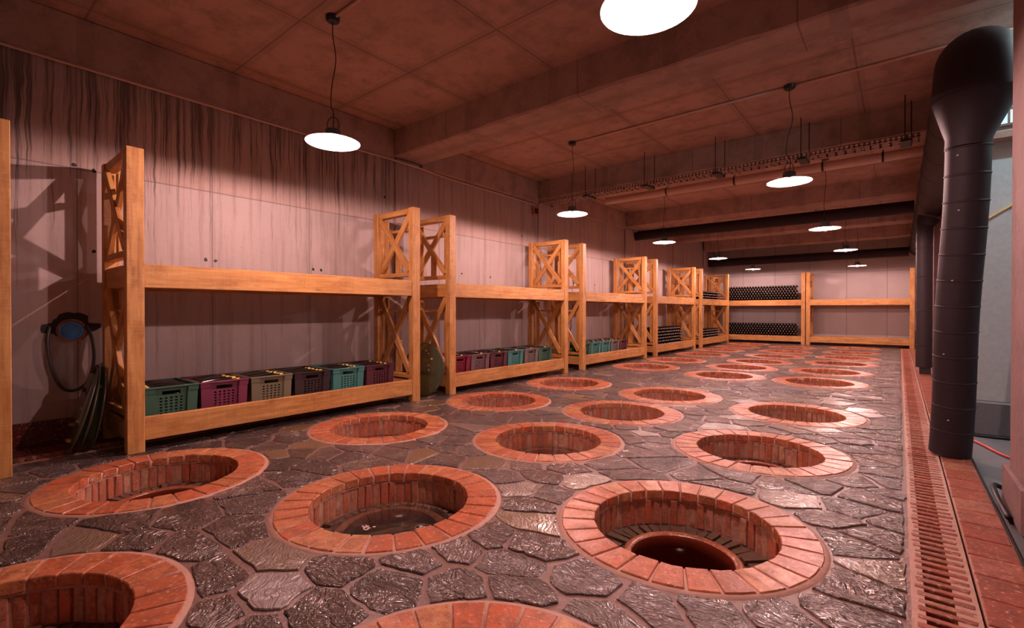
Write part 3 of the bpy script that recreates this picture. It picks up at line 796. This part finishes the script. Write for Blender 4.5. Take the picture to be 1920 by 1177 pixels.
def pipe_run(y, z, r_, x0, x1, label, clamps, drop=None):
    t = thing('ceiling_pipe', (x0, y, z), label, 'pipe')
    pts = [(0, 0, 0), (x1-x0, 0, 0)]
    if drop: pts = [(-.0, 0, drop), (0, 0, -.06), (.06, 0, 0), (x1-x0, 0, 0)]
    link('pipe', autosmooth(MB().tube(pts, r_, 14).mesh('pipe', M['pipe']), 50), t)
    for c in clamps:
        q = MB().lathe([(r_+.008, -.014), (r_+.008, .014)], 14, (c-x0, 0, 0), axis='x').tube([(c-x0, 0, r_), (c-x0, 0, ZC-z)], .006, 6)
        link('clamp', q.mesh('clamp', M['black']), t)
pipe_run(8.95, 3.38, .07, -4.75, .6, 'larger painted water pipe clamped under the third ceiling bay', (-3.46, -2.25, -.95, -.2))
pipe_run(8.62, 3.44, .032, -4.9, -1.35, 'thinner painted pipe beside the larger one in the third ceiling bay', (-3.3, -2.1))
o = link('cable', MB().tube(bez([(XW+.09, YN+.1, 3.17), (XW+.085, 2.8, 3.17), (XW+.085, 4.0, 3.175), (XW+.1, 4.6, 3.16), (XW+.02, 5.2, 3.165), (XW+.02, 7.2, 3.15), (XW+.03, 7.36, 3.08)], 8), .011, 6).mesh('cable', M['pipe'], True))
tag(o, 'cable running along the left wall under the concrete header to the orange box', 'cable')
o = thing('junction_box', (XW, 7.42, 3.02), 'small orange junction box on the left wall by the second beam', 'junction box')
link('box', bevel(MB().box((0, -.06, -.07), (.06, .06, .07)).mesh('box', M['orange']), .008), o)
link('cover', bevel(MB().box((.06, -.045, -.05), (.075, .045, .05)).mesh('cover', M['iron']), .004), o)
o = link('cable', MB().tube(bez([(XW+.05, 7.46, 3.1), (-5.0, 7.3, 3.16), (-4.4, 7.26, 3.15), (-3.5, 7.25, 3.12)], 8), .009, 6).mesh('cable', M['pipe'], True))
tag(o, 'pale cable rising from the orange box to the cable tray', 'cable')

# ------------------------------------------------------------------ dark ventilation ducts
def ring(mb, p, d, r_, n=28, w_=.008):
    p, d = Vector(p), Vector(d).normalized(); mb.tube([p-d*w_, p-d*w_*.4, p+d*w_*.4, p+d*w_], [r_, r_+.004, r_+.004, r_], n, False)
t = thing('ventilation_duct', (.45, 5.0, 2.95), 'large dark round ventilation duct along the right side with elbow and near drop pipe', 'duct')
t.location = (0, 0, 0)
zc, rm = 3.0, .235; bx_, by_ = .405, 4.66
main = MB().tube([(.45, 5.25, zc), (.45, 11.0, zc), (.45, YB, zc)], rm, 32)
link('main_duct', autosmooth(main.mesh('main_duct', M['duct']), 40), t)
rg = MB()
for k in range(14): ring(rg, (.45, 5.4+k, zc), (0, 1, 0), rm)
link('seam_ring', rg.mesh('seam_ring', M['duct']), t)
pts = []; rs = []
for k in range(9):
    a = k/8*pi/2; pts.append((bx_+.045*k/8, by_+.59-.59*cos(a)*1.0 if 0 else by_+.55*(1-cos(a)), 2.62+.38*sin(a)+.0)); rs.append(rm)
link('elbow', autosmooth(MB().tube([(bx_, by_, 2.60)]+pts+[(.45, 5.27, zc)], [rm]+rs+[rm], 32).mesh('elbow', M['duct']), 40), t)
link('reducer', autosmooth(MB().tube([(bx_-.005, by_, 2.62), (bx_-.03, by_+.01, 2.32), (bx_-.032, by_+.012, 2.26)], [rm+.003, .126, .126], 32).mesh('reducer', M['duct']), 40), t)
A = Vector((bx_-.032, by_+.012, 2.26)); B = Vector((.300, 4.93, .02)); segs = 12
mb = MB(); P = []
for k in range(segs+1):
    f = k/segs; p = A.lerp(B, f); kink = .006*math.sin(f*9); P.append(Vector((p.x+kink, p.y, p.z)))
link('drop_pipe', autosmooth(MB().tube(P, .1235, 32).mesh('drop_pipe', M['duct']), 40), t)
for k in range(segs):
    q = MB(); ring(q, P[k]*.985+P[k+1]*.015, P[k+1]-P[k], .1235); link('seam_ring', q.mesh('seam_ring', M['duct']), t)
# rivets / screws catching the light
q = MB()
for (f, a) in ((.03, -.5), (.2, -.3), (.42, -.4), (.66, -.6), (.88, -.2)):
    p = A.lerp(B, f); c = Vector((p.x+.125*sin(a)*1.0, p.y-.125*cos(a), p.z)); q.box(c-Vector((.005, .005, .003)), c+Vector((.005, .005, .003)))
link('screw', q.mesh('screw', M['white']), t)
# second drop pipe
t2 = thing('drop_pipe', (.335, 11.0, 0), 'farther dark vertical drop pipe from the duct on a black foot, beside the tiled walk', 'duct')
link('pipe', autosmooth(MB().tube([(0, 0, .12), (0, 0, 2.66)], .114, 28).mesh('pipe', M['duct']), 40), t2)
link('collar', autosmooth(MB().tube([(0, 0, 2.60), (.05, 0, 2.725)], [.125, .16], 28).mesh('collar', M['duct']), 40), t2)
link('foot', bevel(MB().box((-.06, -.08, .003), (.09, .09, .125)).mesh('foot', M['black']), .004), t2)
for z in (.5, 1.1, 1.7, 2.2):
    q = MB(); ring(q, (0, 0, z), (0, 0, 1), .114); link('seam_ring', q.mesh('seam_ring', M['duct']), t2)
for (y, z, r_, x0, l) in ((12.03, 3.11, .125, XW+.01, 'nearer dark round cross duct below the ceiling, behind the third beam'), (18.35, 2.86, .14, XW+.01, 'farther dark round cross duct high against the back wall')):
    tt = thing('cross_duct', (0, y, z), l, 'duct')
    link('pipe', autosmooth(MB().tube([(x0, 0, 0), (.212, 0, 0)], r_, 24).mesh('pipe', M['duct']), 40), tt)
    for k in range(5):
        q = MB(); ring(q, (-4.7+1.1*k, 0, 0), (1, 0, 0), r_); link('seam_ring', q.mesh('seam_ring', M['duct']), tt)
    link('hanger', MB().tube([(-1.4, 0, r_), (-1.4, 0, min(ZC-z, .9))], .006, 6).mesh('hanger', M['black']), tt)

# ------------------------------------------------------------------ things by the left wall
t = thing('wall_pipe', (XW, .78, .93), 'cut blue pipe in a dark hole of the left wall, grey hose hanging below', 'pipe')
link('blue_pipe', autosmooth(MB().lathe([(0, .03), (.062, .03), (.068, .035), (.068, .055), (.078, .055), (.078, -.03)], 28, axis='x').mesh('blue_pipe', M['blue']), 40), t, (.012, 0, 0), (0, 0, R(-12)))
link('clay_sleeve', autosmooth(MB().lathe([(.082, .012), (.098, .012), (.10, -.01)], 28, axis='x').mesh('clay_sleeve', M['lining']), 40), t)
mb = MB(); r_ = random.Random(2); P = []
NV = 30
for k in range(NV):
    a = 2*pi*k/NV; rr = .125+.035*max(0, sin(a))+r_.uniform(-.018, .018)+(.05 if abs(cos(a)) > .93 else 0); P.append((.002, rr*cos(a), rr*.85*sin(a)+.02))  # outline of the broken hole; its side wings are shadow drawn in black
mb.add(P+[(.004, 0, .0)], [(k, (k+1) % NV, NV) for k in range(NV)]); link('hole_and_shadow', mb.mesh('hole_and_shadow', M['black']), t)
o = link('hose', MB().tube(bez([(XW+.02, .645, .97), (XW+.05, .625, .85), (XW+.055, .64, .66), (XW+.05, .70, .47), (XW+.05, .78, .42), (XW+.05, .87, .48), (XW+.055, .915, .66), (XW+.05, .905, .85), (XW+.02, .87, .97)], 8), .0125, 8).mesh('hose', M['hose'], True))
tag(o, 'grey hose hanging in a U below the blue pipe on the left wall', 'hose')
def lean_disc(loc, rx, rz, r_, label, bolts=0, m='lid_green'):
    t = thing('round_lid', loc, label, 'lid')
    t.rotation_euler = (rx, 0, rz)
    link('disc', autosmooth(MB().lathe([(0, -.006), (r_-.006, -.006), (r_, -.002), (r_, .002), (r_-.006, .006), (0, .006)], 48, (0, r_, 0)).mesh('disc', M[m]), 50), t)
    link('rim_seal', MB().lathe([(r_, -.006), (r_+.006, -.003), (r_+.006, .003), (r_, .006)], 48, (0, r_, 0)).mesh('rim_seal', M['hose'], True), t)
    rr = random.Random(bolts)
    for k in range(bolts):
        a = rr.uniform(0, 2*pi); q = rr.uniform(.06, r_*.75)
        link('bolt', autosmooth(MB().lathe([(0, .028), (.010, .026), (.012, .006)], 10, (q*cos(a), r_+q*sin(a), 0)).mesh('bolt', M['yellow'] if k % 4 == 1 else M['pale']), 50), t)
    if bolts == 5:
        link('clamp', bevel(MB().box((-.03, r_*2-.05, .0), (.03, r_*2+.012, .03)).mesh('clamp', M['iron']), .004), t)
    return t
# discs leaning against the end frame of the nearest rack (normal roughly along -Y)
for k, (yy, a, lab) in enumerate(((.66, 74, 'outermost round lid leaning against the end of the nearest rack'), (.72, 78, 'middle round lid leaning at the end of the nearest rack'), (.80, 82, 'innermost round lid leaning at the end of the nearest rack'))):
    lean_disc((-4.93-.03*k, yy, .01), R(a), R(-5+k), .335-.0*k, lab, 5 if k == 0 else 1, 'lid_green')
lean_disc((-4.78, 4.02, .01), R(83), R(8), .335, 'round green see-through lid with bolts standing between the first and second racks', 8)
# tie holes in the left wall
mb = MB()
for (y, z) in ((.93, 2.33), (.93, 1.62), (1.80, 1.62), (1.89, 1.62), (2.95, 1.6), (3.05, 1.6), (.80, 2.35), (5.32, 1.7), (5.47, 1.7), (6.16, 1.68), (8.9, 1.7), (9.8, 1.7), (3.98, 2.66), (7.05, 2.5)):
    n = 9; b = [(XW+.0015, y+.018*jr.uniform(.6, 1.3)*cos(2*pi*k/n), z+.018*jr.uniform(.6, 1.3)*sin(2*pi*k/n)) for k in range(n)]
    mb.add(b+[(XW+.003, y, z)], [(k, (k+1) % n, n) for k in range(n)])
link('tie_holes', mb.mesh('tie_holes', M['black']), bpy.data.objects['wall_left'])

# jagged crack with broken plaster in the third bay
mb = MB(); cz = 1.95; cy = 8.86; pr = []
for k in range(34):
    wd = .006+.02*jr.random()*(1 if 3 < k < 30 else .2); pr.append((cy, cz, wd)); cz -= .05; cy += jr.uniform(-.045, .028)
V = []; Fq = []
for (y, z, wd) in pr: V += [(XW+.002, y-wd, z), (XW+.002, y+wd, z+jr.uniform(-.02, .02))]
for k in range(len(pr)-1): Fq.append((2*k, 2*k+1, 2*k+3, 2*k+2))
mb.add(V, Fq); link('crack', mb.mesh('crack', M['iron']), bpy.data.objects['wall_left'])

# ------------------------------------------------------------------ right hand side things
o = link('hose', MB().tube(bez([(.40, 6.0, -.017), (.6, 5.95, -.017), (.9, 5.97, -.017), (1.5, 5.9, -.017)], 8), .013, 8).mesh('hose', M['black'], True)); tag(o, 'black hose lying along the grey plinth in the side bay', 'hose')
o = link('hose', MB().tube(bez([(.48, 5.75, -.018), (.55, 5.55, -.018), (.66, 5.2, -.018), (.9, 4.9, -.018), (1.4, 4.8, -.018)], 8), .011, 8).mesh('hose', M['red'], True)); tag(o, 'red hose lying on the grey floor beside the dark drop pipe', 'hose')
o = link('hose', MB().tube(bez([(.452, 3.60, .01), (.440, 3.85, .03), (.446, 4.06, .05), (.50, 4.12, .02), (.58, 4.10, -.014), (.8, 4.2, -.016)], 8), .014, 8).mesh('hose', M['black'], True)); tag(o, 'black hose bent round the foot of the right column plinth', 'hose')
o = link('cable', MB().tube(bez([(.50, 6.1, 1.86), (.64, 6.095, 1.95), (.76, 6.1, 2.03), (1.2, 6.1, 2.3)], 8), .010, 6).mesh('cable', M['yellowc'], True)); tag(o, 'yellowish cable rising across the grey-blue wall of the side bay', 'cable')
t = thing('window_1', (1.6, 6.0, 2.83), '', '')
for k in ('label', 'category'): del t[k]
t['kind'] = 'structure'
link('pane', MB().box((-1.0, .09, -.06), (1.2, .1, .06)).mesh('pane', M['daylight']), t)
mb = MB(); mb.box((-1.03, .07, -.08), (1.23, .108, -.06)).box((-1.03, .07, .06), (1.23, .108, .08))
for k in range(16): mb.box((-1.0+.14*k, .07, -.06), (-.985+.14*k, .108, .06))
link('window_frame', mb.mesh('window_frame', M['tray']), t)
t = thing('tube_lamp', (1.75, 5.40, ZC), 'fluorescent tube lamp on the ceiling of the side bay', 'lamp')
link('tube', MB().tube([(-.6, 0, -.07), (.6, 0, -.07)], .014, 10).mesh('tube', M['tube']), t)
link('housing', bevel(MB().box((-.63, -.05, -.05), (.63, .11, .02)).mesh('housing', M['white']), .005), t)
t = thing('cabinet', (.385, 18.3, .35), 'narrow white cabinet on a black base beyond the last back rack', 'cabinet')
link('body', bevel(MB().box((-.02, 0, .15), (.24, .5, 1.3)).mesh('body', M['white']), .01), t)
link('base', bevel(MB().box((-.02, 0, -.34), (.24, .5, .148)).mesh('base', M['black']), .01), t)
t = thing('valve', (.47, 11.45, .57), 'small black valve on the pink column behind the farther drop pipe', 'valve')
link('body', MB().tube([(0, 0, 0), (-.06, 0, 0), (-.08, 0, -.04)], .012, 8).mesh('body', M['black'], True), t)
link('handle', MB().box((-.055, -.03, .012), (-.045, .03, .02)).mesh('handle', M['black']), t)
